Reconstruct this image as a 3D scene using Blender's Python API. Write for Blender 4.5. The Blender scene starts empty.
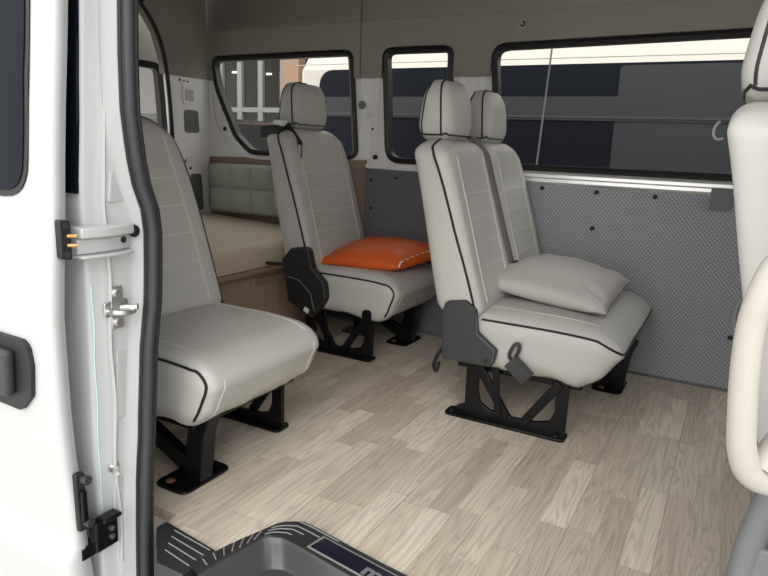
import bpy, bmesh, math, random
from mathutils import Vector, Matrix, noise
random.seed(7)
SC = bpy.context.scene
COL = SC.collection
PI = math.pi

# ------------------------------------------------------------------ materials
def mat(name, col, rough=0.5, metal=0.0, coat=0.0, spec=0.5, bump=None, var=0.0, vscale=6.0, trans=0.0):
    m = bpy.data.materials.new(name); m.use_nodes = True
    nt = m.node_tree; N = nt.nodes; Lk = nt.links
    b = N['Principled BSDF']
    b.inputs['Base Color'].default_value = (*col, 1)
    b.inputs['Roughness'].default_value = rough
    b.inputs['Metallic'].default_value = metal
    b.inputs['Coat Weight'].default_value = coat
    b.inputs['Specular IOR Level'].default_value = spec
    tc = N.new('ShaderNodeTexCoord')
    if var > 0:
        n = N.new('ShaderNodeTexNoise'); n.inputs['Scale'].default_value = vscale; n.inputs['Detail'].default_value = 5
        Lk.new(tc.outputs['Object'], n.inputs['Vector'])
        r = N.new('ShaderNodeMix'); r.data_type = 'RGBA'
        r.inputs['A'].default_value = (*[c*(1-var) for c in col], 1); r.inputs['B'].default_value = (*[min(1, c*(1+var)) for c in col], 1)
        Lk.new(n.outputs['Fac'], r.inputs['Factor']); Lk.new(r.outputs['Result'], b.inputs['Base Color'])
    if bump:
        kind, sc, st = bump
        if kind == 'noise':
            t = N.new('ShaderNodeTexNoise'); t.inputs['Scale'].default_value = sc; t.inputs['Detail'].default_value = 4; out = t.outputs['Fac']
        else:
            t = N.new('ShaderNodeTexVoronoi'); t.inputs['Scale'].default_value = sc; out = t.outputs['Distance']
        Lk.new(tc.outputs['Object'], t.inputs['Vector'])
        bp = N.new('ShaderNodeBump'); bp.inputs['Strength'].default_value = st; bp.inputs['Distance'].default_value = 0.002
        Lk.new(out, bp.inputs['Height']); Lk.new(bp.outputs['Normal'], b.inputs['Normal'])
    return m

def math_node(N, Lk, op, a, b=None):
    n = N.new('ShaderNodeMath'); n.operation = op
    for i, v in enumerate((a, b)):
        if v is None: continue
        if isinstance(v, (int, float)): n.inputs[i].default_value = v
        else: Lk.new(v, n.inputs[i])
    return n.outputs[0]

def floor_mat():
    m = bpy.data.materials.new('oak_floor'); m.use_nodes = True
    nt = m.node_tree; N = nt.nodes; Lk = nt.links; b = N['Principled BSDF']
    M = lambda op, a, c=None: math_node(N, Lk, op, a, c)
    tc = N.new('ShaderNodeTexCoord'); sp = N.new('ShaderNodeSeparateXYZ'); Lk.new(tc.outputs['Object'], sp.inputs[0])
    x, y = sp.outputs[0], sp.outputs[1]
    W = 0.2/3
    xs = M('DIVIDE', M('ADD', x, 5.05), W)
    i = M('FLOOR', xs)
    wn = N.new('ShaderNodeTexWhiteNoise'); wn.noise_dimensions = '1D'; Lk.new(i, wn.inputs['W'])
    wn0 = N.new('ShaderNodeTexWhiteNoise'); wn0.noise_dimensions = '1D'; Lk.new(M('ADD', i, 77.3), wn0.inputs['W'])
    ln = M('ADD', M('MULTIPLY', wn0.outputs['Value'], 0.14), 0.34)
    ys = M('ADD', M('DIVIDE', y, ln), M('MULTIPLY', wn.outputs['Value'], 9.0))
    j = M('FLOOR', ys)
    cv = N.new('ShaderNodeCombineXYZ'); Lk.new(i, cv.inputs[0]); Lk.new(j, cv.inputs[1])
    w2 = N.new('ShaderNodeTexWhiteNoise'); w2.noise_dimensions = '2D'; Lk.new(cv.outputs[0], w2.inputs['Vector'])
    tile = w2.outputs['Value']
    # grain: stretched, shifted per tile
    gv = N.new('ShaderNodeCombineXYZ')
    Lk.new(M('ADD', M('MULTIPLY', x, 22.0), M('MULTIPLY', tile, 40.0)), gv.inputs[0])
    Lk.new(M('ADD', M('MULTIPLY', y, 1.5), M('MULTIPLY', tile, 17.0)), gv.inputs[1])
    n1 = N.new('ShaderNodeTexNoise'); n1.inputs['Scale'].default_value = 1.0; n1.inputs['Detail'].default_value = 2; n1.inputs['Distortion'].default_value = 0.4
    Lk.new(gv.outputs[0], n1.inputs['Vector'])
    rings = M('ABSOLUTE', M('SINE', M('MULTIPLY', n1.outputs['Fac'], 34.0)))
    gv2 = N.new('ShaderNodeCombineXYZ')
    Lk.new(M('MULTIPLY', x, 260.0), gv2.inputs[0]); Lk.new(M('ADD', M('MULTIPLY', y, 6.0), M('MULTIPLY', tile, 31.0)), gv2.inputs[1])
    n2 = N.new('ShaderNodeTexNoise'); n2.inputs['Scale'].default_value = 1.0; n2.inputs['Detail'].default_value = 4
    Lk.new(gv2.outputs[0], n2.inputs['Vector'])
    ramp = N.new('ShaderNodeValToRGB'); e = ramp.color_ramp.elements
    e[0].position = 0.0; e[0].color = (0.50, 0.415, 0.325, 1)
    e[1].position = 1.0; e[1].color = (0.73, 0.64, 0.525, 1)
    k = e.new(0.35); k.color = (0.585, 0.495, 0.395, 1)
    k = e.new(0.7); k.color = (0.65, 0.56, 0.45, 1)
    Lk.new(tile, ramp.inputs['Fac'])
    mx = N.new('ShaderNodeMix'); mx.data_type = 'RGBA'; mx.blend_type = 'MULTIPLY'
    g = M('ADD', M('MULTIPLY', rings, 0.26), M('MULTIPLY', n2.outputs['Fac'], 0.44))
    gg = M('ADD', g, 0.56)
    gc = N.new('ShaderNodeCombineColor'); Lk.new(gg, gc.inputs[0]); Lk.new(gg, gc.inputs[1]); Lk.new(gg, gc.inputs[2])
    mx.inputs['Factor'].default_value = 1.0
    Lk.new(ramp.outputs['Color'], mx.inputs['A']); Lk.new(gc.outputs[0], mx.inputs['B'])
    # joints
    fx = M('FRACT', M('DIVIDE', M('ADD', x, 5.05), 0.2)); jx = M('LESS_THAN', fx, 0.008)
    fs = M('FRACT', xs); js = M('MULTIPLY', M('LESS_THAN', fs, 0.012), 0.35)
    fy = M('FRACT', ys); jy = M('MULTIPLY', M('LESS_THAN', fy, 0.004), 0.4)
    jt = M('MINIMUM', M('ADD', M('MULTIPLY', jx, 0.75), M('ADD', js, jy)), 0.8)
    mj = N.new('ShaderNodeMix'); mj.data_type = 'RGBA'; Lk.new(jt, mj.inputs['Factor'])
    Lk.new(mx.outputs['Result'], mj.inputs['A']); mj.inputs['B'].default_value = (0.16, 0.12, 0.085, 1)
    Lk.new(mj.outputs['Result'], b.inputs['Base Color'])
    b.inputs['Roughness'].default_value = 0.42
    bp = N.new('ShaderNodeBump'); bp.inputs['Strength'].default_value = 0.15; bp.inputs['Distance'].default_value = 0.001
    Lk.new(n2.outputs['Fac'], bp.inputs['Height']); Lk.new(bp.outputs['Normal'], b.inputs['Normal'])
    return m

def wood_mat(name, c1, c2, axis='Z'):
    m = bpy.data.materials.new(name); m.use_nodes = True
    nt = m.node_tree; N = nt.nodes; Lk = nt.links; b = N['Principled BSDF']
    tc = N.new('ShaderNodeTexCoord'); mp = N.new('ShaderNodeMapping')
    mp.inputs['Scale'].default_value = (60, 60, 3) if axis == 'Z' else (60, 3, 60)
    Lk.new(tc.outputs['Object'], mp.inputs['Vector'])
    n = N.new('ShaderNodeTexNoise'); n.inputs['Scale'].default_value = 1; n.inputs['Detail'].default_value = 5
    Lk.new(mp.outputs[0], n.inputs['Vector'])
    r = N.new('ShaderNodeMix'); r.data_type = 'RGBA'; r.inputs['A'].default_value = (*c1, 1); r.inputs['B'].default_value = (*c2, 1)
    Lk.new(n.outputs['Fac'], r.inputs['Factor']); Lk.new(r.outputs['Result'], b.inputs['Base Color'])
    b.inputs['Roughness'].default_value = 0.5
    return m

def dimple_mat():
    m = bpy.data.materials.new('dimpled_panel'); m.use_nodes = True
    nt = m.node_tree; N = nt.nodes; Lk = nt.links; b = N['Principled BSDF']
    M = lambda op, a, c=None: math_node(N, Lk, op, a, c)
    tc = N.new('ShaderNodeTexCoord'); sp = N.new('ShaderNodeSeparateXYZ'); Lk.new(tc.outputs['Object'], sp.inputs[0])
    S = 0.0155
    row = M('DIVIDE', sp.outputs[2], S*0.6)
    ri = M('FLOOR', row)
    off = M('MULTIPLY', M('MODULO', ri, 2.0), 0.5)
    u = M('SUBTRACT', M('FRACT', M('ADD', M('DIVIDE', M('ADD', sp.outputs[0], 8.0), S), off)), 0.5)
    v = M('SUBTRACT', M('FRACT', row), 0.5)
    d = M('SQRT', M('ADD', M('MULTIPLY', M('MULTIPLY', u, u), 2.2), M('MULTIPLY', M('MULTIPLY', v, v), 1.3)))
    ramp = N.new('ShaderNodeValToRGB'); e = ramp.color_ramp.elements
    e[0].position = 0.28; e[0].color = (0.47, 0.48, 0.51, 1); e[1].position = 0.52; e[1].color = (0.24, 0.246, 0.265, 1)
    Lk.new(d, ramp.inputs['Fac']); Lk.new(ramp.outputs['Color'], b.inputs['Base Color'])
    bp = N.new('ShaderNodeBump'); bp.invert = True; bp.inputs['Strength'].default_value = 0.5; bp.inputs['Distance'].default_value = 0.002
    Lk.new(d, bp.inputs['Height']); Lk.new(bp.outputs['Normal'], b.inputs['Normal'])
    b.inputs['Roughness'].default_value = 0.55
    return m

def glass_mat(name, tint, refl=1.0):
    m = bpy.data.materials.new(name); m.use_nodes = True
    nt = m.node_tree; N = nt.nodes; Lk = nt.links
    N.remove(N['Principled BSDF'])
    t = N.new('ShaderNodeBsdfTransparent'); t.inputs['Color'].default_value = (*tint, 1)
    g = N.new('ShaderNodeBsdfGlossy'); g.inputs['Roughness'].default_value = 0.0; g.inputs['Color'].default_value = (1, 1, 1, 1)
    if refl == 0:
        Lk.new(t.outputs[0], N['Material Output'].inputs['Surface']); return m
    f = N.new('ShaderNodeFresnel'); f.inputs['IOR'].default_value = 1.5
    ml = N.new('ShaderNodeMath'); ml.operation = 'MULTIPLY'; ml.inputs[1].default_value = refl; Lk.new(f.outputs[0], ml.inputs[0])
    mx = N.new('ShaderNodeMixShader'); Lk.new(ml.outputs[0], mx.inputs[0]); Lk.new(t.outputs[0], mx.inputs[1]); Lk.new(g.outputs[0], mx.inputs[2])
    Lk.new(mx.outputs[0], N['Material Output'].inputs['Surface'])
    return m

def emit_mat(name, col, s):
    m = bpy.data.materials.new(name); m.use_nodes = True; b = m.node_tree.nodes['Principled BSDF']
    b.inputs['Emission Color'].default_value = (*col, 1); b.inputs['Emission Strength'].default_value = s
    b.inputs['Base Color'].default_value = (*col, 1)
    return m

LEATHER = mat('grey_leather', (0.485, 0.476, 0.445), 0.42, bump=('noise', 240, 0.12), spec=0.45)
PIPING = mat('black_piping', (0.012, 0.012, 0.012), 0.5)
STITCH = mat('pale_stitch', (0.72, 0.70, 0.64), 0.7)
BLACK = mat('black_metal', (0.006, 0.006, 0.007), 0.22, spec=0.25)
BLKPL = mat('charcoal_plastic', (0.035, 0.036, 0.038), 0.5, bump=('noise', 300, 0.15))
BLKSOFT = mat('black_plastic', (0.014, 0.014, 0.015), 0.55)
STEEL = mat('steel', (0.72, 0.72, 0.71), 0.34, metal=1.0)
RUST = mat('rusty_bolt', (0.28, 0.13, 0.10), 0.6, metal=0.4)
BRASS = mat('brass', (0.75, 0.36, 0.13), 0.35, metal=0.9)
RUBBER = mat('rubber', (0.035, 0.036, 0.04), 0.45)
RUBBERW = mat('window_rubber', (0.008, 0.008, 0.009), 0.45)
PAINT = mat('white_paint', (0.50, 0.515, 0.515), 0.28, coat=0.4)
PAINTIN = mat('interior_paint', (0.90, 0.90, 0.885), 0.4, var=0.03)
RAILW = mat('white_rail', (0.95, 0.95, 0.94), 0.3, metal=0.65)
LINER = mat('headliner_fabric', (0.325, 0.295, 0.255), 0.9, bump=('noise', 400, 0.2), var=0.06, vscale=3)
FELT = mat('grey_felt_panel', (0.145, 0.148, 0.157), 0.8, bump=('noise', 300, 0.2))
GREYPL = mat('grey_plastic', (0.14, 0.142, 0.15), 0.5)
DIMPLE = dimple_mat()
FLOOR = floor_mat()
ORANGE = mat('orange_satin', (0.63, 0.105, 0.012), 0.45, bump=('noise', 30, 0.1))
PILLOWG = mat('grey_satin', (0.46, 0.44, 0.415), 0.48, bump=('noise', 60, 0.1))
BEDTOP = mat('tan_upholstery', (0.66, 0.55, 0.43), 0.6, bump=('noise', 200, 0.15))
SAGE = mat('sage_upholstery', (0.36, 0.39, 0.325), 0.6, bump=('noise', 150, 0.15))
WOOD = wood_mat('oak_laminate', (0.34, 0.23, 0.15), (0.58, 0.43, 0.31), 'Z')
WOODY = wood_mat('oak_laminate_edge', (0.30, 0.20, 0.125), (0.46, 0.32, 0.21), 'Y')
WOODD = wood_mat('brown_board', (0.22, 0.15, 0.105), (0.33, 0.235, 0.17), 'Y')
STEPPL = mat('step_plastic', (0.024, 0.0245, 0.026), 0.3, bump=('noise', 500, 0.1))
STEPIN = mat('step_inner_plastic', (0.055, 0.056, 0.058), 0.28)
RIBGREY = mat('rib_grey', (0.24, 0.24, 0.235), 0.4)
NAVY = mat('navy_gloss', (0.004, 0.005, 0.018), 0.2)
LETTER = mat('letter_grey', (0.17, 0.17, 0.18), 0.4)
CREAM = mat('cream_plastic', (0.43, 0.405, 0.355), 0.4)
BELT = mat('grey_webbing', (0.14, 0.135, 0.125), 0.7, bump=('noise', 500, 0.3))
WHITEL = mat('white_label', (0.8, 0.8, 0.78), 0.6)
SEALANT = mat('teal_sealant', (0.55, 0.74, 0.73), 0.6)
DARKGLASS = mat('dark_glass', (0.006, 0.009, 0.014), 0.05, spec=0.06)
TINT = glass_mat('tinted_glass', (0.88, 0.88, 0.87), 0.0)

# ------------------------------------------------------------------ geometry helpers
def link(name, me, m, parent=None, smooth=True):
    if smooth:
        for p in me.polygons: p.use_smooth = True
    if m is not None and not me.materials: me.materials.append(m)
    o = bpy.data.objects.new(name, me); COL.objects.link(o)
    if parent is not None: o.parent = parent
    return o

def auto(o, ang=35):
    me = o.data
    try: me.set_sharp_from_angle(angle=math.radians(ang))
    except Exception: pass
    return o

def bevel(o, w=0.003, seg=2):
    md = o.modifiers.new('bevel', 'BEVEL'); md.width = w; md.segments = seg; md.limit_method = 'ANGLE'; md.angle_limit = math.radians(40)
    return o

class MB:
    """collects shapes into one mesh"""
    def __init__(s): s.v = []; s.f = []
    def add(s, vs, fs):
        n = len(s.v); s.v += [tuple(v) for v in vs]; s.f += [tuple(i+n for i in f) for f in fs]; return s
    def box(s, c, d, M=None):
        vs = [Vector((x*d[0]/2, y*d[1]/2, z*d[2]/2)) for x in (-1, 1) for y in (-1, 1) for z in (-1, 1)]
        if M: vs = [M @ v for v in vs]
        vs = [v+Vector(c) for v in vs]
        return s.add(vs, [(0, 1, 3, 2), (4, 6, 7, 5), (0, 4, 5, 1), (2, 3, 7, 6), (0, 2, 6, 4), (1, 5, 7, 3)])
    def bar(s, a, b, w, h, up=(0, 0, 1)):
        a, b = Vector(a), Vector(b); d = (b-a); L = d.length; d.normalize()
        side = d.cross(Vector(up))
        if side.length < 1e-4: side = d.cross(Vector((0, 1, 0)))
        side.normalize(); u = side.cross(d)
        M = Matrix((d, side, u)).transposed()
        return s.box((a+b)/2, (L, w, h), M)
    def prism(s, poly, axis, d0, d1):
        n = len(poly)
        def P(p, d): return {'x': (d, p[0], p[1]), 'y': (p[0], d, p[1]), 'z': (p[0], p[1], d)}[axis]
        vs = [P(p, d0) for p in poly]+[P(p, d1) for p in poly]
        fs = [tuple(range(n)), tuple(range(2*n-1, n-1, -1))]+[(i, i+n, (i+1) % n+n, (i+1) % n) for i in range(n)]
        return s.add(vs, fs)
    def tube(s, pts, r, n=8, closed=False, caps=True, rx=None):
        pts = [Vector(p) for p in pts]; m = len(pts); rings = []
        T = []
        for i in range(m):
            a = pts[(i-1) % m] if (closed or i > 0) else pts[i]; b = pts[(i+1) % m] if (closed or i < m-1) else pts[i]
            t = b-a
            T.append(t.normalized() if t.length > 1e-9 else Vector((0, 0, 1)))
        up = Vector((0, 0, 1)) if abs(T[0].z) < .9 else Vector((1, 0, 0))
        nrm = (up-T[0]*up.dot(T[0])).normalized()
        vs = []
        for i in range(m):
            if i: 
                nrm = nrm-T[i]*nrm.dot(T[i]); nrm.normalize()
            bn = T[i].cross(nrm)
            rr = r[i] if isinstance(r, (list, tuple)) else r
            r2 = rr*(rx or 1)
            for k in range(n):
                a = 2*PI*k/n; vs.append(pts[i]+nrm*math.cos(a)*rr+bn*math.sin(a)*r2)
        fs = []
        for i in range(m if closed else m-1):
            j = (i+1) % m
            for k in range(n):
                l = (k+1) % n; fs.append((i*n+k, i*n+l, j*n+l, j*n+k))
        if caps and not closed:
            fs.append(tuple(range(n-1, -1, -1))); fs.append(tuple((m-1)*n+k for k in range(n)))
        return s.add(vs, fs)
    def cyl(s, a, b, r, n=16): return s.tube([a, b], r, n)
    def ball(s, c, r, n=10, sq=(1, 1, 1)):
        vs = []; fs = []; c = Vector(c)
        for i in range(n+1):
            th = PI*i/n
            for k in range(2*n):
                ph = PI*k/n; vs.append(c+Vector((r*sq[0]*math.sin(th)*math.cos(ph), r*sq[1]*math.sin(th)*math.sin(ph), r*sq[2]*math.cos(th))))
        w = 2*n
        for i in range(n):
            for k in range(w):
                fs.append((i*w+k, (i+1)*w+k, (i+1)*w+(k+1) % w, i*w+(k+1) % w))
        return s.add(vs, fs)
    def build(s, name, m, parent=None, smooth=True, bev=None, ang=35, offset=None):
        me = bpy.data.meshes.new(name); me.from_pydata(s.v, [], s.f)
        bm = bmesh.new(); bm.from_mesh(me); bmesh.ops.remove_doubles(bm, verts=bm.verts, dist=1e-6)
        bmesh.ops.recalc_face_normals(bm, faces=bm.faces)
        bm.to_mesh(me); bm.free()
        o = link(name, me, m, parent, smooth)
        if smooth: auto(o, ang)
        if bev: bevel(o, bev)
        return o

def axis_pts(h, r, n):
    k = 5
    a = [-h+r*(1-math.cos(PI/2*i/k))*1.0 if False else -h+r*i/k for i in range(k+1)]
    inner = max(1, n)
    mid = [-(h-r)+2*(h-r)*i/inner for i in range(1, inner)]
    return a+mid+[-v for v in reversed(a)]

def rbox_point(p, h, r):
    core = Vector([max(-h[i]+r[i], min(h[i]-r[i], p[i])) for i in range(3)])
    d = Vector([(p[i]-core[i])/r[i] for i in range(3)])
    if d.length > 1e-9: d.normalize()
    return core+Vector([d[i]*r[i] for i in range(3)])

def rbox(name, dims, r, n, fn, m, parent=None):
    """rounded box through a deforming function"""
    h = [d/2 for d in dims]
    if not isinstance(r, (tuple, list)): r = (r, r, r)
    r = [min(r[i], h[i]*0.999) for i in range(3)]
    A = [axis_pts(h[i], r[i], n[i]) for i in range(3)]
    bm = bmesh.new(); cache = {}
    def V(p):
        key = tuple(round(c, 6) for c in p)
        if key not in cache:
            cache[key] = bm.verts.new(fn(rbox_point(Vector(p), h, r)))
        return cache[key]
    for ax in range(3):
        u, v = [(1, 2), (2, 0), (0, 1)][ax]
        for sg in (-1, 1):
            for i in range(len(A[u])-1):
                for j in range(len(A[v])-1):
                    q = []
                    for (a, b) in ((i, j), (i+1, j), (i+1, j+1), (i, j+1)):
                        p = [0, 0, 0]; p[ax] = sg*h[ax]; p[u] = A[u][a]; p[v] = A[v][b]; q.append(V(p))
                    if sg < 0: q.reverse()
                    if len(set(q)) >= 3:
                        try: bm.faces.new(q)
                        except ValueError: pass
    bmesh.ops.recalc_face_normals(bm, faces=bm.faces)
    me = bpy.data.meshes.new(name); bm.to_mesh(me); bm.free()
    return link(name, me, m, parent)

def round_poly(pts, rad, n=6):
    out = []; m = len(pts)
    for i in range(m):
        p0, p1, p2 = [Vector(q) for q in (pts[i-1], pts[i], pts[(i+1) % m])]
        rr = rad[i] if isinstance(rad, (list, tuple)) else rad
        if rr <= 0: out.append(tuple(p1)); continue
        a = (p0-p1).normalized(); b = (p2-p1).normalized()
        ang = a.angle(b); t = rr/math.tan(ang/2); t = min(t, (p0-p1).length*.49, (p2-p1).length*.49)
        A, Bq = p1+a*t, p1+b*t
        for k in range(n+1):
            s = k/n; q = A*(1-s)**2+p1*2*s*(1-s)+Bq*s**2
            out.append(tuple(q))
    return out

def inset_poly(poly, d):
    """inward for CCW polygon given as (x,z)"""
    n = len(poly); A = sum(poly[i][0]*poly[(i+1) % n][1]-poly[(i+1) % n][0]*poly[i][1] for i in range(n))
    sg = 1 if A > 0 else -1; out = []
    for i in range(n):
        p0, p1, p2 = Vector(poly[i-1]), Vector(poly[i]), Vector(poly[(i+1) % n])
        e1 = (p1-p0); e2 = (p2-p1)
        if e1.length < 1e-7: e1 = e2
        if e2.length < 1e-7: e2 = e1
        n1 = Vector((-e1.y, e1.x)).normalized()*sg; n2 = Vector((-e2.y, e2.x)).normalized()*sg
        nn = (n1+n2)
        nn = nn.normalized() if nn.length > 1e-6 else n1
        k = max(.4, nn.dot(n1)); out.append(tuple(p1+nn*d/k))
    return out

def holed_wall(name, outer, holes, y, th, m, parent=None):
    """wall in the x-z plane with holes, thickness th towards +y"""
    bm = bmesh.new()
    for loop in [outer]+holes:
        vs = [bm.verts.new((p[0], y, p[1])) for p in loop]
        for i in range(len(vs)): bm.edges.new((vs[i], vs[(i+1) % len(vs)]))
    bmesh.ops.triangle_fill(bm, use_beauty=True, use_dissolve=False, edges=bm.edges[:], normal=(0, -1, 0))
    g = bmesh.ops.extrude_face_region(bm, geom=bm.faces[:])
    for e in g['geom']:
        if isinstance(e, bmesh.types.BMVert): e.co.y += th
    bmesh.ops.recalc_face_normals(bm, faces=bm.faces)
    me = bpy.data.meshes.new(name); bm.to_mesh(me); bm.free()
    return link(name, me, m, parent, smooth=False)

def ring_mesh(name, outer, inner, y0, y1, m, parent=None):
    """frame between two matching loops in x-z, y0 the near face; soft front edge"""
    n = len(outer); mid = [((outer[i][0]+inner[i][0])/2, (outer[i][1]+inner[i][1])/2) for i in range(n)]
    loops = [[(p[0], y1, p[1]) for p in outer], [(p[0], y0+.006, p[1]) for p in outer], [(p[0], y0, p[1]) for p in mid], [(p[0], y0+.008, p[1]) for p in inner], [(p[0], y1, p[1]) for p in inner]]
    vs = [v for L in loops for v in L]; fs = []
    for a in range(4):
        for i in range(n): fs.append((a*n+i, a*n+(i+1) % n, (a+1)*n+(i+1) % n, (a+1)*n+i))
    fs += [(4*n+i, 4*n+(i+1) % n, (i+1) % n, i) for i in range(n)]
    return MB().add(vs, fs).build(name, m, parent)

def tag(o, label=None, cat=None, group=None, kind=None):
    if label: o['label'] = label
    if cat: o['category'] = cat
    if group: o['group'] = group
    if kind: o['kind'] = kind
    return o

def thing(name, label, cat, loc=(0, 0, 0), rz=0, group=None):
    o = bpy.data.objects.new(name, None); COL.objects.link(o); o.location = loc; o.rotation_euler = (0, 0, rz)
    o.empty_display_size = .05
    return tag(o, label, cat, group)

def structure(o, label, cat='setting'):
    return tag(o, label, cat, kind='structure')

def catmull(pts, n=8, closed=False):
    P = [Vector(p) for p in pts]; out = []; m = len(P)
    for i in range(m if closed else m-1):
        if closed: a, b, c, d = P[i-1], P[i], P[(i+1) % m], P[(i+2) % m]
        else: a, b, c, d = P[max(i-1, 0)], P[i], P[i+1], P[min(i+2, m-1)]
        for k in range(n):
            t = k/n
            out.append(0.5*((2*b)+(c-a)*t+(2*a-5*b+4*c-d)*t*t+(3*b-a-3*c+d)*t**3))
    if not closed: out.append(P[-1])
    return out

def interp(tab, z):
    if z <= tab[0][0]: return tab[0][1]
    for i in range(len(tab)-1):
        if z <= tab[i+1][0]:
            t = (z-tab[i][0])/(tab[i+1][0]-tab[i][0]); t = t*t*(3-2*t)*.5+t*.5
            return tab[i][1]*(1-t)+tab[i+1][1]*t
    return tab[-1][1]

# ------------------------------------------------------------------ camera
cam = bpy.data.cameras.new('camera'); co = bpy.data.objects.new('camera', cam); COL.objects.link(co)
cam.sensor_width = 36; cam.lens = 638.1/768*36; cam.clip_start = .02; cam.clip_end = 300
ux = (0.87527638, 0.13934748, -0.46311287); uy = (0.48197406, -0.17232592, 0.85907205); uz = (0.03990318, -0.97513387, -0.21799468)
right = Vector((ux[0], uy[0], uz[0])); up = -Vector((ux[1], uy[1], uz[1])); back = -Vector((ux[2], uy[2], uz[2]))
Mc = Matrix((right, up, back)).transposed().to_4x4(); Mc.translation = (0, 0, .9)
co.matrix_world = Mc; SC.camera = co

# ================================================================== SETTING
YW = 2.78
# ---- floor with the cut-out for the entry step
fl = [(-2.66, 1.0), (-1.09, 1.0), (-1.075, .935), (-.90, .93), (-.862, 1.03), (-.84, 1.08), (-.80, 1.108), (-.764, 1.11), (-.514, 1.07), (.17, 1.03), (.17, 2.78), (-2.66, 2.78)]
o = MB().prism(fl, 'z', -.03, 0).build('floor', FLOOR, smooth=False)
structure(o, 'pale oak plank flooring laid across the van cabin', 'floor')

# ---- far wall with three windows
w1o = round_poly([(-1.452, .815), (-1.178, .815), (-1.186, 1.347), (-1.538, 1.347), (-1.526, .90)], [.055, .05, .06, .05, .1])
w1o = round_poly([(-1.513, .817), (-1.178, .817), (-1.190, 1.347), (-1.553, 1.347)], [.085, .06, .05, .055])
w2o = round_poly([(-2.36, .822), (-1.670, .822), (-1.716, 1.345), (-2.640, 1.337), (-2.605, 1.17), (-2.47, .91)], [.12, .06, .055, .06, .4, .14])
w3o = round_poly([(-.960, .817), (.62, .822), (.62, 1.375), (-1.016, 1.345)], [.06, .06, .06, .07])
outer = [(-2.66, 0), (1.3, 0), (1.3, 1.5), (-2.66, 1.5)]
holes = [inset_poly(w, .006) for w in (w2o, w1o, w3o)]
wf = holed_wall('wall_far', outer, holes, YW, .03, PAINTIN)
structure(wf, 'painted metal side wall of the van opposite the door', 'wall')
for idx, (w, gl) in enumerate(((w2o, TINT), (w1o, TINT), (w3o, TINT))):
    root = thing('window_%d' % (idx+1), ['long slant-cornered rear side window behind the single seat', 'narrow upright side window between the wall posts', 'wide sliding side window above the dimpled panel'][idx], 'window', (0, 0, 0))
    root['kind'] = 'structure'
    ring_mesh('rubber_frame', w, inset_poly(w, .027), YW-.022, YW+.028, RUBBERW, root)
    g = inset_poly(w, .02)
    MB().prism(g, 'y', YW+.010, YW+.014).build('pane', gl, root, smooth=False)
    if idx == 2:
        MB().bar((-.755, YW+.006, 1.335), (-.777, YW+.006, .83), .006, .006, up=(0, 1, 0)).build('sliding_pane_edge', mat('pane_edge', (.35, .36, .36), .3), root)
# ---- headliner over upper wall and roof
def top_arc(poly, d=-.004):
    q = inset_poly(poly, d); return q
def upper(poly):
    q = inset_poly(poly, -.003)
    pts = [p for p in q if p[1] > 1.212]
    xs = sorted(pts, key=lambda p: math.atan2(p[1]-1.2, p[0]-(min(a[0] for a in pts)+max(a[0] for a in pts))/2), reverse=True)
    return [(xs[0][0]+.0, 1.212)]+xs+[(xs[-1][0], 1.212)]
low = [(-2.66, 1.212)]+upper(w2o)+upper(w1o)+upper(w3o)+[(1.3, 1.212)]
hl = holed_wall('ceiling', low+[(1.3, 1.47), (-2.66, 1.47)], [], YW-.014, .013, LINER)
structure(hl, 'grey-brown fabric headliner above the windows', 'ceiling')
arc = [(YW-.009, 1.468), (YW-.009, 1.50), (YW-.009, 1.58), (YW-.016, 1.66), (YW-.06, 1.72), (YW-.18, 1.81), (YW-.45, 1.87), (1.83, 1.89), (1.2, 1.85), (1.0, 1.76), (.93, 1.66), (.90, 1.55)]
vs = []; fs = []
for (y, z) in arc: vs += [(-2.66, y, z), (1.3, y, z)]
for k in range(len(arc)-1): fs.append((2*k, 2*k+1, 2*k+3, 2*k+2))
rf = MB().add(vs, fs).build('roof_lining', LINER, hl)
md = rf.modifiers.new('s', 'SOLIDIFY'); md.thickness = .01; md.offset = 0
# seam of the headliner
MB().tube([(-1.668, YW-.0155, 1.222), (-1.670, YW-.0155, 1.355), (-1.672, YW-.0155, 1.47), (-1.672, YW-.0155, 1.58), (-1.672, YW-.022, 1.66)], .003, 6).build('seam', mat('seam', (.16, .145, .125), .9), hl)

# ---- lower wall panels (each screwed on over the metal)
p = MB().prism([(-1.622, 0), (-.86, 0), (-.86, .785), (-1.622, .785)], 'y', YW-.012, YW-.001).build('trim_1', FELT, smooth=False)
structure(p, 'plain dark grey felt panel low on the wall behind the seats', 'panel')
p = MB().prism([(-.855, .008), (1.3, .008), (1.3, .768), (-.855, .764)], 'y', YW-.014, YW-.001).build('trim_2', DIMPLE, smooth=False)
structure(p, 'grey dimpled panel low on the wall beside the double seat', 'panel')
p = MB().prism([(-2.65, .40), (-1.623, .40), (-1.623, .824), (-2.65, .80)], 'y', YW-.012, YW-.001).build('trim_3', WOODD, smooth=False)
structure(p, 'brown wood board under the rear side window', 'panel')
r = MB()
r.prism([(YW-.001, .822), (YW-.018, .818), (YW-.030, .806), (YW-.030, .794), (YW-.022, .788), (YW-.022, .775), (YW-.014, .764), (YW-.001, .764)], 'x', -.86, 1.3)
p = r.build('trim_4', RAILW, smooth=False)
structure(p, 'white ledge rail running under the wide window', 'trim')
p = MB().box((-.7, YW-.012, .006), (3.9, .02, .012)).build('baseboard_far', GREYPL, bev=.003)
structure(p, 'thin grey edging strip where floor meets far wall', 'baseboard')
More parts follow.
